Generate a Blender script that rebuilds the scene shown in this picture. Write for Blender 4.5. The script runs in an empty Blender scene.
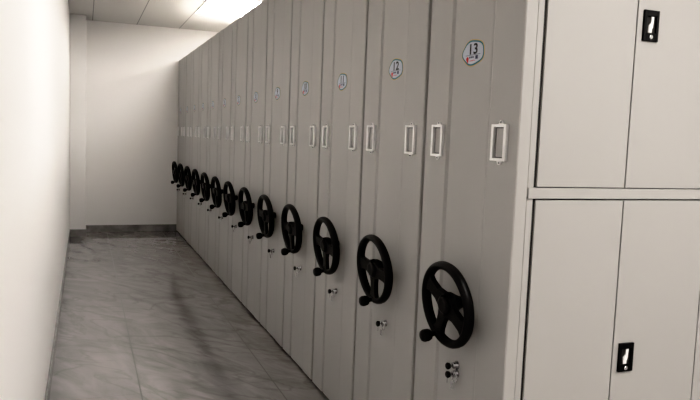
import bpy, bmesh, math, random
from mathutils import Vector, Matrix
random.seed(4)
S = bpy.context.scene
C = S.collection
PI = math.pi

# ------------------------------------------------------------------ materials
def mat(name, col, rough=0.5, metal=0.0, bump=0.0, bscale=60.0, var=0.0, vscale=3.0, spec=None, coat=0.0):
    m = bpy.data.materials.new(name); m.use_nodes = True
    nt = m.node_tree; b = nt.nodes['Principled BSDF']
    b.inputs['Base Color'].default_value = (*col, 1)
    b.inputs['Roughness'].default_value = rough
    b.inputs['Metallic'].default_value = metal
    if spec is not None: b.inputs['Specular IOR Level'].default_value = spec
    if coat: b.inputs['Coat Weight'].default_value = coat
    tc = nt.nodes.new('ShaderNodeTexCoord')
    if var:
        n = nt.nodes.new('ShaderNodeTexNoise'); n.inputs['Scale'].default_value = vscale; n.inputs['Detail'].default_value = 4
        r = nt.nodes.new('ShaderNodeValToRGB')
        r.color_ramp.elements[0].color = (*[c*(1-var) for c in col], 1); r.color_ramp.elements[0].position = .3
        r.color_ramp.elements[1].color = (*[min(1, c*(1+var)) for c in col], 1); r.color_ramp.elements[1].position = .7
        nt.links.new(tc.outputs['Object'], n.inputs['Vector']); nt.links.new(n.outputs['Fac'], r.inputs['Fac'])
        nt.links.new(r.outputs['Color'], b.inputs['Base Color'])
    if bump:
        n = nt.nodes.new('ShaderNodeTexNoise'); n.inputs['Scale'].default_value = bscale; n.inputs['Detail'].default_value = 3
        bp = nt.nodes.new('ShaderNodeBump'); bp.inputs['Strength'].default_value = bump; bp.inputs['Distance'].default_value = .002
        nt.links.new(tc.outputs['Object'], n.inputs['Vector']); nt.links.new(n.outputs['Fac'], bp.inputs['Height'])
        nt.links.new(bp.outputs['Normal'], b.inputs['Normal'])
    return m

def emit_mat(name, col, strength):
    m = bpy.data.materials.new(name); m.use_nodes = True
    b = m.node_tree.nodes['Principled BSDF']
    b.inputs['Base Color'].default_value = (.9, .9, .9, 1)
    b.inputs['Emission Color'].default_value = (*col, 1)
    b.inputs['Emission Strength'].default_value = strength
    return m

def line_mask(nt, coord, period, offset, width):
    """1 inside a thin line repeated every `period` metres along a scalar coordinate"""
    a = nt.nodes.new('ShaderNodeMath'); a.operation = 'SUBTRACT'; a.inputs[1].default_value = offset
    nt.links.new(coord, a.inputs[0])
    p = nt.nodes.new('ShaderNodeMath'); p.operation = 'PINGPONG'; p.inputs[1].default_value = period/2
    nt.links.new(a.outputs[0], p.inputs[0])
    l = nt.nodes.new('ShaderNodeMath'); l.operation = 'LESS_THAN'; l.inputs[1].default_value = width/2
    nt.links.new(p.outputs[0], l.inputs[0])
    return l.outputs[0]

def floor_mat():
    m = bpy.data.materials.new('polished_grey_marble_tile'); m.use_nodes = True
    nt = m.node_tree; b = nt.nodes['Principled BSDF']; L = nt.links.new; N = nt.nodes.new
    tc = N('ShaderNodeTexCoord'); sep = N('ShaderNodeSeparateXYZ'); L(tc.outputs['Object'], sep.inputs[0])
    # stretched diagonal veins
    mp = N('ShaderNodeMapping'); mp.inputs['Rotation'].default_value = (0, 0, math.radians(38)); mp.inputs['Rotation'].default_value = (0, 0, math.radians(62))
    L(tc.outputs['Object'], mp.inputs[0])
    ms = N('ShaderNodeMapping'); ms.inputs['Scale'].default_value = (.62, 1.7, 1); L(mp.outputs[0], ms.inputs[0])
    n1 = N('ShaderNodeTexNoise'); n1.inputs['Scale'].default_value = 2.6; n1.inputs['Detail'].default_value = 8; n1.inputs['Roughness'].default_value = .62; n1.inputs['Distortion'].default_value = 1.2
    L(ms.outputs[0], n1.inputs['Vector'])
    r1 = N('ShaderNodeValToRGB')
    e = r1.color_ramp.elements
    e[0].position = .3; e[0].color = (.225, .215, .212, 1)
    e[1].position = .75; e[1].color = (.395, .38, .375, 1)
    L(n1.outputs['Fac'], r1.inputs['Fac'])
    n2 = N('ShaderNodeTexNoise'); n2.inputs['Scale'].default_value = 2.1; n2.inputs['Detail'].default_value = 6; n2.inputs['Distortion'].default_value = .9
    mp2 = N('ShaderNodeMapping'); mp2.inputs['Rotation'].default_value = (0, 0, math.radians(50)); mp2.inputs['Location'].default_value = (4, 2, 0)
    L(tc.outputs['Object'], mp2.inputs[0]); ms2 = N('ShaderNodeMapping'); ms2.inputs['Scale'].default_value = (.55, 1.5, 1); L(mp2.outputs[0], ms2.inputs[0]); L(ms2.outputs[0], n2.inputs['Vector'])
    ab = N('ShaderNodeMath'); ab.operation = 'SUBTRACT'; ab.inputs[1].default_value = .5; L(n2.outputs['Fac'], ab.inputs[0])
    ab2 = N('ShaderNodeMath'); ab2.operation = 'ABSOLUTE'; L(ab.outputs[0], ab2.inputs[0])
    vr = N('ShaderNodeMapRange'); vr.inputs['From Min'].default_value = 0; vr.inputs['From Max'].default_value = .035; vr.inputs['To Min'].default_value = .42; vr.inputs['To Max'].default_value = 0
    L(ab2.outputs[0], vr.inputs['Value'])
    mx = N('ShaderNodeMix'); mx.data_type = 'RGBA'; L(vr.outputs[0], mx.inputs['Factor']); L(r1.outputs['Color'], mx.inputs['A']); mx.inputs['B'].default_value = (.15, .14, .138, 1)
    lx = line_mask(nt, sep.outputs['X'], .775, -.995, .007)
    ly = line_mask(nt, sep.outputs['Y'], .775, 2.1, .003)
    lyf = N('ShaderNodeMath'); lyf.operation = 'MULTIPLY'; lyf.inputs[1].default_value = .35; L(ly, lyf.inputs[0])
    mxx = N('ShaderNodeMath'); mxx.operation = 'MAXIMUM'; L(lx, mxx.inputs[0]); L(lyf.outputs[0], mxx.inputs[1])
    m2 = N('ShaderNodeMix'); m2.data_type = 'RGBA'; L(mxx.outputs[0], m2.inputs['Factor']); L(mx.outputs['Result'], m2.inputs['A']); m2.inputs['B'].default_value = (.05, .045, .042, 1)
    L(m2.outputs['Result'], b.inputs['Base Color'])
    rr = N('ShaderNodeMath'); rr.operation = 'MULTIPLY_ADD'; rr.inputs[1].default_value = .5; rr.inputs[2].default_value = .022
    L(mxx.outputs[0], rr.inputs[0]); L(rr.outputs[0], b.inputs['Roughness'])
    b.inputs['Specular IOR Level'].default_value = .85
    return m

def ceiling_mat():
    m = bpy.data.materials.new('ceiling_panels'); m.use_nodes = True
    nt = m.node_tree; b = nt.nodes['Principled BSDF']; L = nt.links.new; N = nt.nodes.new
    tc = N('ShaderNodeTexCoord'); sep = N('ShaderNodeSeparateXYZ'); L(tc.outputs['Object'], sep.inputs[0])
    lx = line_mask(nt, sep.outputs['X'], .6, 0.0, .010)
    mx = N('ShaderNodeMix'); mx.data_type = 'RGBA'; L(lx, mx.inputs['Factor'])
    mx.inputs['A'].default_value = (.60, .585, .56, 1); mx.inputs['B'].default_value = (.22, .21, .20, 1)
    L(mx.outputs['Result'], b.inputs['Base Color']); b.inputs['Roughness'].default_value = .6
    return m

M = {}
M['wall'] = mat('white_wall_paint', (.82, .805, .79), .75, bump=.15, bscale=90)
M['wall2'] = mat('wall_paint_lightened', (.88, .862, .845), .75, bump=.15, bscale=90)  # wall paint lightened, standing in for light the back wall lacks
M['base'] = mat('grey_marble_baseboard', (.28, .275, .27), .22, var=.3, vscale=6)
M['floor'] = floor_mat()
M['ceil'] = ceiling_mat()
M['steel'] = mat('beige_grey_powder_coat', (.472, .463, .447), .45, bump=.12, bscale=350)
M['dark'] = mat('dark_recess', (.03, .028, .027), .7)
M['plinth'] = mat('dark_plinth_steel', (.045, .043, .042), .6)
M['black'] = mat('black_plastic', (.0075, .0075, .008), .42, bump=.2, bscale=400, spec=.3)
M['blackgloss'] = mat('black_handle_plastic', (.008, .008, .009), .4, spec=.2)
M['chrome'] = mat('chrome', (.8, .8, .8), .18, metal=1)
M['zinc'] = mat('zinc_lock', (.42, .42, .43), .25, metal=1)
M['white'] = mat('white_lever', (.9, .89, .87), .3)
M['holder'] = mat('bright_plated_holder', (.86, .86, .85), .28, metal=.35)
M['stick'] = mat('sticker_pale_blue', (.56, .60, .66), .5)
M['holder_shade'] = mat('dark_grey_painted_shade', (.10, .098, .095), .5)  # painted shadow line inside the label holders
M['teal'] = mat('sticker_teal', (.04, .20, .25), .5)
M['yellow'] = mat('sticker_yellow', (.60, .42, .14), .5)
M['ink'] = mat('sticker_ink', (.01, .01, .013), .5)
M['red'] = mat('sticker_red', (.65, .05, .04), .5)
M['navy'] = mat('sticker_navy', (.06, .06, .12), .5)
def lamp_mat(k): return emit_mat('lamp_diffuser', (1.0, .955, .915), k)
M['alu'] = mat('lamp_frame', (.75, .75, .74), .4)

# ------------------------------------------------------------------ helpers
class MB:
    def __init__(s): s.bm = bmesh.new(); s.mats = []
    def mi(s, m):
        if m not in s.mats: s.mats.append(m)
        return s.mats.index(m)
    def _fin(s, faces, m, smooth=False):
        i = s.mi(m)
        for f in faces: f.material_index = i; f.smooth = smooth
    def box(s, x0, x1, y0, y1, z0, z1, m, bev=0.0, seg=2):
        r = bmesh.ops.create_cube(s.bm, size=1)
        vs = r['verts']
        for v in vs:
            v.co = Vector(((x0+x1)/2+v.co.x*(x1-x0), (y0+y1)/2+v.co.y*(y1-y0), (z0+z1)/2+v.co.z*(z1-z0)))
        fs = list({f for v in vs for f in v.link_faces})
        s._fin(fs, m)
        if bev:
            es = list({e for v in vs for e in v.link_edges})
            g = bmesh.ops.bevel(s.bm, geom=es, offset=bev, segments=seg, profile=.5, affect='EDGES')
            s._fin(g['faces'], m)
        return s
    def prism(s, pts, axis, a0, a1, m, bev=0.0):
        """polygon pts (u,v) extruded along axis: 'x' -> (y,z), 'y' -> (x,z), 'z' -> (x,y)"""
        def P(u, v, a): return {'x': (a, u, v), 'y': (u, a, v), 'z': (u, v, a)}[axis]
        b0 = [s.bm.verts.new(P(u, v, a0)) for u, v in pts]; b1 = [s.bm.verts.new(P(u, v, a1)) for u, v in pts]
        fs = [s.bm.faces.new(b0), s.bm.faces.new(b1[::-1])]
        n = len(pts)
        for i in range(n): fs.append(s.bm.faces.new((b0[i], b1[i], b1[(i+1) % n], b0[(i+1) % n])))
        bmesh.ops.recalc_face_normals(s.bm, faces=fs)
        s._fin(fs, m)
        if bev:
            es = list({e for e in fs[0].edges} | {e for e in fs[1].edges})
            g = bmesh.ops.bevel(s.bm, geom=es, offset=bev, segments=2, profile=.5, affect='EDGES')
            s._fin(g['faces'], m)
        return s
    def lathe(s, prof, m, origin=(0, 0, 0), axis='x', n=24, smooth=True):
        """prof = [(a, r)...] along axis"""
        ox, oy, oz = origin; rings = []
        for a, r in prof:
            ring = []
            for k in range(n):
                t = 2*PI*k/n; c, q = r*math.cos(t), r*math.sin(t)
                p = {'x': (ox+a, oy+c, oz+q), 'y': (ox+c, oy+a, oz+q), 'z': (ox+c, oy+q, oz+a)}[axis]
                ring.append(s.bm.verts.new(p))
            rings.append(ring)
        fs = []
        for i in range(len(rings)-1):
            for k in range(n):
                fs.append(s.bm.faces.new((rings[i][k], rings[i][(k+1) % n], rings[i+1][(k+1) % n], rings[i+1][k])))
        caps = [s.bm.faces.new(rings[0][::-1]), s.bm.faces.new(rings[-1])]
        bmesh.ops.recalc_face_normals(s.bm, faces=fs+caps)
        s._fin(fs, m, smooth); s._fin(caps, m)
        return s
    def ring(s, R, ra, rx, m, n=56, q=14, squash=1.0):
        """torus about the x axis, section radial ra, axial rx"""
        vs = []
        for i in range(n):
            t = 2*PI*i/n; row = []
            for j in range(q):
                a = 2*PI*j/q
                r = R+ra*math.cos(a)
                row.append(s.bm.verts.new((rx*math.sin(a), r*math.cos(t), r*math.sin(t))))
            vs.append(row)
        fs = []
        for i in range(n):
            for j in range(q):
                fs.append(s.bm.faces.new((vs[i][j], vs[(i+1) % n][j], vs[(i+1) % n][(j+1) % q], vs[i][(j+1) % q])))
        bmesh.ops.recalc_face_normals(s.bm, faces=fs)
        s._fin(fs, m, True)
        return s
    def add_mesh(s, me, mtx, m):
        n0 = len(s.bm.verts); me2 = me.copy(); me2.transform(mtx)
        f0 = set(s.bm.faces); s.bm.from_mesh(me2); bpy.data.meshes.remove(me2)
        s._fin([f for f in s.bm.faces if f not in f0], m)
        return s
    def build(s, name, parent=None):
        me = bpy.data.meshes.new(name); s.bm.to_mesh(me); s.bm.free()
        for m in s.mats: me.materials.append(m)
        o = bpy.data.objects.new(name, me); C.objects.link(o)
        if parent: o.parent = parent
        return o

def struct(o): o['kind'] = 'structure'; return o
def tag(o, label, cat, group=None):
    o['label'] = label; o['category'] = cat
    if group: o['group'] = group
    return o
def thing(name, loc, label, cat, group=None):
    o = bpy.data.objects.new(name, None); C.objects.link(o); o.location = loc; o.empty_display_size = .1
    return tag(o, label, cat, group)
def child_copy(o, parent):
    c = o.copy(); C.objects.link(c); c.parent = parent
    for g in o.children: child_copy(g, c)
    return c

# ------------------------------------------------------------------ dimensions (metres)
P = .668             # pitch of the shelving units
H = 2.55             # height of units
XL, XR = -1.49, 4.6  # left / right wall
YB, YF = 8.64, -6.0  # back wall / wall behind the camera
ZC = 3.023           # ceiling
BH = .10             # baseboard height
T = .12

# ------------------------------------------------------------------ room
struct(MB().box(XL-T, XR+T, YF-T, YB+T, -.1, 0, M['floor']).build('floor'))
struct(MB().box(XL-T, XR+T, YF-T, YB+T, ZC, ZC+.1, M['ceil']).build('ceiling'))
struct(MB().box(XL-T, XL, YF-T, YB+T, 0, ZC, M['wall']).build('wall_left'))
struct(MB().box(XR, XR+T, YF-T, YB+T, 0, ZC, M['wall']).build('wall_right'))
struct(MB().box(XL, XR, YB, YB+T, 0, ZC, M['wall2']).build('wall_back'))
struct(MB().box(XL, XR, YF-T, YF, 0, ZC, M['wall']).build('wall_front'))
PX, PY = -1.283, 8.22   # corner column
struct(MB().box(XL, PX, PY, YB, 0, ZC, M['wall'], .006).build('wall_column'))
struct(MB().box(PX, XR, YB-.012, YB, 0, BH, M['base'], .002).build('baseboard_back'))
struct(MB().box(XL, XL+.012, YF, PY, 0, BH, M['base'], .002).build('baseboard_left'))
b = MB().box(XL, PX+.012, PY-.012, PY, 0, BH, M['base'], .002); b.box(PX, PX+.012, PY, YB-.012, 0, BH, M['base'], .002)
struct(b.build('baseboard_column'))

# ------------------------------------------------------------------ shelving unit parts (origin: floor, near aisle corner)
PW0, PW1 = .013, P-.013     # panel extent in y
REC = .003                  # depth of the pressed centre field
YA, YBB = .185, .481        # centre field
GD = .0125                   # depth of the pressed grooves
PT = .045                   # panel thickness

def end_panel():
    pts = [(.004, PW0), (0, PW0+.004), (0, YA), (.005, YA+.011), (REC, YA+.022), (REC, YBB-.022), (GD, YBB-.011), (0, YBB), (0, PW1-.004), (.004, PW1), (PT, PW1), (PT, PW0)]
    b = MB(); b.prism(pts, 'z', .014, H, M['steel'])
    return b

def carcass(y0):
    """shelf body behind the end panel, open at its top tray, with side sheets and shelf edges"""
    x0, x1 = PT, 2.42
    b = MB()
    b.box(x0, x1, y0, P-.003, .06, H-.06, M['steel'])
    b.box(x0, x1, y0, y0+.015, H-.06, H-.02, M['steel']); b.box(x0, x1, P-.018, P-.003, H-.06, H-.02, M['steel'])
    b.box(x1-.015, x1, y0+.015, P-.018, H-.06, H-.02, M['steel'])
    return b

def base_frame():
    b = MB()
    b.box(.012, 2.42, .02, P-.03, .012, .06, M['plinth'])
    for x in (.25, 1.2, 2.2):                # wheels under the chassis
        b.lathe([(0, .018), (.03, .018)], M['plinth'], (x, .18, .018), 'x', 16)
        b.lathe([(0, .018), (.03, .018)], M['plinth'], (x, P-.2, .018), 'x', 16)
    return b

LEAN = math.radians(6)
TILT = math.radians(2.5)
WY, WZ, WD = .293, .913, .073   # handwheel centre
def spoke_pts(ang, r0, r1, w0, wm, w1):
    c, q = math.cos(ang), math.sin(ang); L = []
    for r, w in ((r0, w0), ((r0*.6+r1*.4), wm), (r0*.25+r1*.75, wm), (r1, w1)): L.append((r, w/2))
    pts = L + [(r, -w) for r, w in L[::-1]]
    return [(r*c-w*q, r*q+w*c) for r, w in pts]

def hand_wheel(parent, rot):
    R0 = .1445
    b = MB(); b.ring(R0, .0155, .020, M['black'])
    # local frame: y = toward the far end, z = up; T-shaped spokes
    for a, w0, wm, w1 in ((0, .088, .054, .084), (-PI/2, .074, .046, .068), (PI, .088, .054, .084)):
        b.prism(spoke_pts(a, .012, R0-.004, w0, wm, w1), 'x', -.010, .010, M['black'], .004)
    o = b.build('hand_wheel', parent)
    o.location = (REC-WD, WY, WZ); o.rotation_euler = (rot, -LEAN, TILT)
    h = MB(); h.lathe([(.016, .030), (.012, .036), (-.014, .036), (-.020, .031), (-.022, .024)], M['black'], n=28); h.build('hub', o)
    s = MB(); s.lathe([(.008, .046), (.022, .043), (.040, .031), (.055, .023), (WD+.001, .021)], M['black'], n=24); s.build('shaft', o)
    k = MB(); k.lathe([(-.010, .010), (-.026, .009), (-.032, .013), (-.036, .020), (-.046, .0235), (-.062, .0235), (-.071, .019), (-.075, .008)], M['black'], (0, 0, -R0), n=20); k.build('knob', o)
    return o

def label_holder():
    w, h, f, t = .087, .124, .014, .013
    b = MB(); m = M['holder']
    b.box(-t, 0, -w/2, -w/2+f, -h/2, h/2, m, .002); b.box(-t, 0, w/2-f, w/2, -h/2, h/2, m, .002)
    b.box(-t, 0, -w/2+f*.9, w/2-f*.9, h/2-f*.75, h/2, m, .002); b.box(-t, 0, -w/2+f*.9, w/2-f*.9, -h/2, -h/2+f*.75, m, .002)
    b.box(-.001, 0, -w/2+.008, w/2-.008, -h/2+.008, h/2-.008, M['holder_shade'])  # dark backing whose visible rim paints the shadow line inside the frame
    b.box(-.002, 0, -w/2+f+.004, w/2-f-.005, -h/2+.014, h/2-.014, M['steel'])
    for s in (1, -1):                                   # screw ears
        z = s*(h/2+.006)
        b.prism([(-.014, s*h/2), (-.006, s*(h/2+.012)), (.006, s*(h/2+.012)), (.014, s*h/2)], 'x', -.004, 0, m)
        b.lathe([(-.006, .003), (-.004, .004)], M['zinc'], (0, 0, s*(h/2+.006)), n=10)
    return b

def lock(two):
    b = MB()
    b.lathe([(0, .016), (-.004, .016), (-.006, .013), (-.020, .012), (-.022, .009)], M['zinc'], n=20)
    return b
def key():
    b = MB()
    b.box(-.030, -.018, -.002, .002, -.004, .004, M['zinc'])
    b.lathe([(-.030, .005), (-.032, .011), (-.042, .0135), (-.046, .010)], M['black'], n=18)
    return b
def key_ring():
    b = MB()
    # ring hanging at the lock with a second flat key
    n = 20
    prev = []
    for i in range(n):
        t = 2*PI*i/n
        b.lathe([(-.003, .0026), (.003, .0026)], M['chrome'], (-.018, -.012+.017*math.cos(t), -.010+.017*math.sin(t)), 'y', 6)
    b.box(-.030, -.028, -.024, -.006, -.052, -.024, M['chrome'], .0006)
    b.box(-.030, -.028, .018, .022, -.040, -.018, M['chrome'])
    b.prism([(-.022, -.004), (-.010, .012), (.006, .010), (.010, -.006), (-.004, -.018)], 'x', -.020, -.017, M['chrome'])
    return b

# ---- digits from the built-in font turned into flat meshes
_digits = {}
def text_mesh(s):
    if s in _digits: return _digits[s]
    cu = bpy.data.curves.new('t', 'FONT'); cu.body = s; cu.align_x = 'CENTER'; cu.align_y = 'CENTER'; cu.size = 1; cu.offset = .022; cu.resolution_u = 4
    o = bpy.data.objects.new('t', cu); C.objects.link(o); bpy.context.view_layer.update()
    me = bpy.data.meshes.new_from_object(o.evaluated_get(bpy.context.evaluated_depsgraph_get()))
    bpy.data.objects.remove(o); bpy.data.curves.remove(cu)
    _digits[s] = me
    return me

def sticker(parent, n):
    W_, H_ = .073, .044
    def blob(s, ph=.4):
        pts = []
        for i in range(72):
            t = 2*PI*i/72; k = 1+.035*math.cos(5*t+ph)
            pts.append(((W_+s)*k*math.cos(t), (H_+s)*k*math.sin(t)))
        return pts
    b = MB()
    b.prism(blob(.004), 'x', -.0006, 0, M['yellow']); b.prism(blob(.001), 'x', -.0010, 0, M['teal']); b.prism(blob(-.0048), 'x', -.0014, 0, M['stick'])
    b.box(-.0017, 0, -.050, .050, -.0085, -.0070, M['navy'])
    o = b.build('number_sticker', parent); o.location = (REC, .322, 1.826) if n == 13 else (REC, .308, 1.820) if n == 12 else (REC, .322, 1.806)
    # far (+y) is the reader's left: text x -> -y, text y -> +z
    txt = str(n)
    for q, ch in enumerate(txt):
        d = MB()
        oy = -(q-(len(txt)-1)/2)*.0345
        mt = Matrix(((0, 0, -1, -.0019), (-1.3*.052, 0, 0, oy), (0, .052, 0, .011), (0, 0, 0, 1)))
        d.add_mesh(text_mesh(ch), mt, M['ink']); d.build('digit', o)
    g = MB()
    g.lathe([(-.0020, .0085), (-.0016, .0085)], M['red'], (0, .036, -.021), n=14)
    g.box(-.0020, -.0016, .030, .038, -.034, -.026, M['red'])
    for i in range(3): g.box(-.0020, -.0016, .016-i*.011, .0235-i*.011, -.019, -.0125, M['navy'])
    g.box(-.0020, -.0016, -.034, -.018, -.024, -.011, M['navy'])
    for i in range(4): g.box(-.0020, -.0016, .014-i*.009, .019-i*.009, -.030, -.0265, M['red'])
    g.build('logo', o)
    return o

# ------------------------------------------------------------------ thirteen units
GROUP = 'row of mobile shelving units'
labels = {
 13: 'nearest grey mobile shelving unit, sticker reading 13, beige cupboard doors on its exposed side',
 12: 'grey mobile shelving unit with sticker reading 12 and black handwheel, directly behind the nearest unit',
 11: 'grey mobile shelving unit with sticker reading 11, between the units marked 12 and 10',
 10: 'grey mobile shelving unit with sticker reading 10, fourth from the camera end of the row',
 9: 'grey mobile shelving unit with sticker reading 9, fifth from the camera end of the row',
 8: 'grey mobile shelving unit with sticker reading 8, sixth from the camera end of the row',
 7: 'grey mobile shelving unit in the middle of the row, six units from either end',
 6: 'grey mobile shelving unit with black handwheel, sixth from the far white wall',
 5: 'grey mobile shelving unit with black handwheel, fifth from the far white wall',
 4: 'grey mobile shelving unit with black handwheel, fourth from the far white wall',
 3: 'grey mobile shelving unit with black handwheel, third from the far white wall',
 2: 'grey mobile shelving unit with black handwheel, second from the far white wall',
 1: 'farthest grey mobile shelving unit, last of the row, standing against the far white wall'}
rots = {13: math.radians(29), 12: math.radians(6), 11: math.radians(8), 10: math.radians(4), 9: math.radians(8), 8: math.radians(-2), 7: math.radians(2)}
NAME = 'mobile_shelving_unit'

def loc(o, *p): o.location = p; return o

proto = {}
for n in range(13, 0, -1):
    k = 13-n
    u = thing(NAME, (0, k*P, 0), labels[n], 'shelving unit', GROUP)
    if n == 13:
        proto['panel'] = end_panel().build('end_panel', u)
        proto['base'] = base_frame().build('base_frame', u)
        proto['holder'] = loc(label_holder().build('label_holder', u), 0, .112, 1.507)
    else:
        for q in ('panel', 'base'): child_copy(proto[q], u)
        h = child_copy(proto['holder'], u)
        if n == 12: proto['body'] = carcass(.013).build('shelf_body', u)
        else: child_copy(proto['body'], u)
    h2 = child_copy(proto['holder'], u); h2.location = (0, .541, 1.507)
    sticker(u, n)
    hand_wheel(u, rots.get(n, math.radians(random.uniform(-6, 6))))
    if n == 13:
        l = loc(lock(1).build('lock', u), REC, .318, .672); key().build('key', l)
        l2 = loc(lock(1).build('lock', u), REC, .316, .640); key().build('key', l2); key_ring().build('key_ring', l2)
        proto['lock'] = l2
    else:
        c = child_copy(proto['lock'], u); c.location = (REC, .300, .655)
    if n == 13: U13 = u

# ------------------------------------------------------------------ cupboard side of the nearest unit
ZR0, ZR1 = 1.328, 1.364
OY = .0065                                                            # the cupboard front sits just inside the panel edge
st = M['steel']
b = MB()
b.box(PT, 2.42, .0362, P-.003, .06, H-.02, st)
b.box(PT+.0028, .0715, .0085+OY, .036, .016, H, st, .001)                 # left stile
b.box(2.38, 2.42, .0085+OY, .036, .016, H, st, .001)
b.box(.0595, 2.38, .0105+OY, .036, H-.06, H, st, .001)                   # head rail
b.box(.0595, 2.38, .0105+OY, .036, .016, .085, st, .001)                 # bottom rail
b.box(PT+.003, 2.40, .0015+OY, .036, ZR0, ZR1, st, .0015)                # middle rail, standing proud
b.box(.0717, .0817, .0125+OY, .0365, .09, ZR0-.004, M['dark']); b.box(.0717, .0817, .0125+OY, .0365, ZR1+.003, H-.063, M['dark'])  # dark strips filling the door gap, its shade painted in
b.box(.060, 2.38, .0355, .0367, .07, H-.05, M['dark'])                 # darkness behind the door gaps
b.build('cupboard_body', U13)

def door_handle(parent, x, z):
    b = MB(); k = M['blackgloss']; w, h = .066, .104
    y = .0095
    b.box(-w/2, -.021, -.007, y, -h/2, h/2, k, .0015); b.box(.021, w/2, -.007, y, -h/2, h/2, k, .0015)
    b.box(-.0215, .0215, -.007, y, h/2-.021, h/2, k, .0015); b.box(-.0215, .0215, -.007, y, -h/2, -h/2+.028, k, .0015)
    b.box(-.022, .022, -.0004, y, -h/2+.02, h/2-.02, M['dark'])
    b.prism([(-.010, -.026), (.004, -.026), (.005, -.012), (.009, -.004), (.011, .030), (.001, .032), (-.001, .010), (-.010, .000)], 'y', -.0045, -.0003, M['white'])
    b.lathe([(-.010, .0065), (-.0085, .008), (-.006, .008)], M['chrome'], (0, 0, -h/2+.014), 'y', 18)
    o = b.build('door_handle', parent); o.location = (x, .0, z)
    return o

edges = [.082, .4525, .85, 1.23, 1.60, 1.985, 2.372]
for i in range(6):
    x0, x1 = edges[i], edges[i+1]-.005
    for z0, z1 in ((.090, ZR0-.005), (ZR1+.003, H-.063)):
        d = MB().box(x0, x1, .0055+OY, .0055+OY+.020, z0, z1, st, .0015).build('door', U13)
        if i % 2 == 1: door_handle(d, x0+.055, 1.925 if z0 > 1 else .759).location.y = .0055+OY-.001

# ------------------------------------------------------------------ ceiling lights
def lamp(x, y, sx, sy, k, label):
    t = thing('ceiling_light', (x, y, ZC), label, 'ceiling light')
    MB().box(-sx/2+.02, sx/2-.02, -sy/2+.02, sy/2-.02, -.010, -.006, lamp_mat(k)).build('diffuser', t)
    f = MB(); m = M['alu']
    f.box(-sx/2, sx/2, -sy/2, -sy/2+.02, -.014, -.0005, m); f.box(-sx/2, sx/2, sy/2-.02, sy/2, -.014, -.0005, m)
    f.box(-sx/2, -sx/2+.02, -sy/2+.02, sy/2-.02, -.014, -.0005, m); f.box(sx/2-.02, sx/2, -sy/2+.02, sy/2-.02, -.014, -.0005, m)
    f.build('frame', t)
    return t
lamp(.30, 6.5, .6, 1.2, 30, 'glowing ceiling light above the far shelving units')
lamp(1.25, 6.9, .6, 1.2, 31, 'ceiling light hidden behind the tops of the far shelving units')
lamp(.30, 4.1, .6, 1.2, 22, 'ceiling light above the middle of the shelving row, out of the frame')
lamp(.30, 1.7, .6, 1.2, 39, 'ceiling light above the near end of the shelving row, out of the frame')
lamp(.50, -1.9, .6, 1.2, 36, 'ceiling light behind the camera, out of the frame')
lamp(2.9, 2.9, .6, 1.2, 30, 'ceiling light above the hidden right end of the shelving, out of the frame')
lamp(2.9, -3.0, .6, 1.2, 44, 'ceiling light behind the camera by the right wall, out of the frame')

# ------------------------------------------------------------------ world, camera, view
w = bpy.data.worlds.new('World'); S.world = w; w.use_nodes = True
w.node_tree.nodes['Background'].inputs[0].default_value = (.5, .5, .5, 1); w.node_tree.nodes['Background'].inputs[1].default_value = .2

f_px, cx, cy, cz, yaw, pitch, roll = 677.778, -1.29891, -1.83015, 1.50347, .374761, .0910882, .0378609
fw = Vector((math.sin(yaw)*math.cos(pitch), math.cos(yaw)*math.cos(pitch), -math.sin(pitch)))
rt = Vector((math.cos(yaw), -math.sin(yaw), 0)); up = rt.cross(fw)
rt2 = rt*math.cos(roll)+up*math.sin(roll); up2 = -rt*math.sin(roll)+up*math.cos(roll)
cam = bpy.data.cameras.new('camera'); cam.sensor_width = 36; cam.lens = f_px*36/700; cam.clip_start = .02
co = bpy.data.objects.new('camera', cam); C.objects.link(co)
mw = Matrix(((rt2.x, up2.x, -fw.x, cx), (rt2.y, up2.y, -fw.y, cy), (rt2.z, up2.z, -fw.z, cz), (0, 0, 0, 1)))
co.matrix_world = mw
S.camera = co
S.view_settings.view_transform = 'Standard'
S.view_settings.exposure = 0.0
S.view_settings.use_curve_mapping = True      # the phone camera's contrasty tone curve
cm = S.view_settings.curve_mapping
cv = cm.curves[3]
for p in ((.03, .006), (.12, .075), (.30, .245), (.45, .43), (.60, .62), (.80, .86)): cv.points.new(*p)
cm.update()
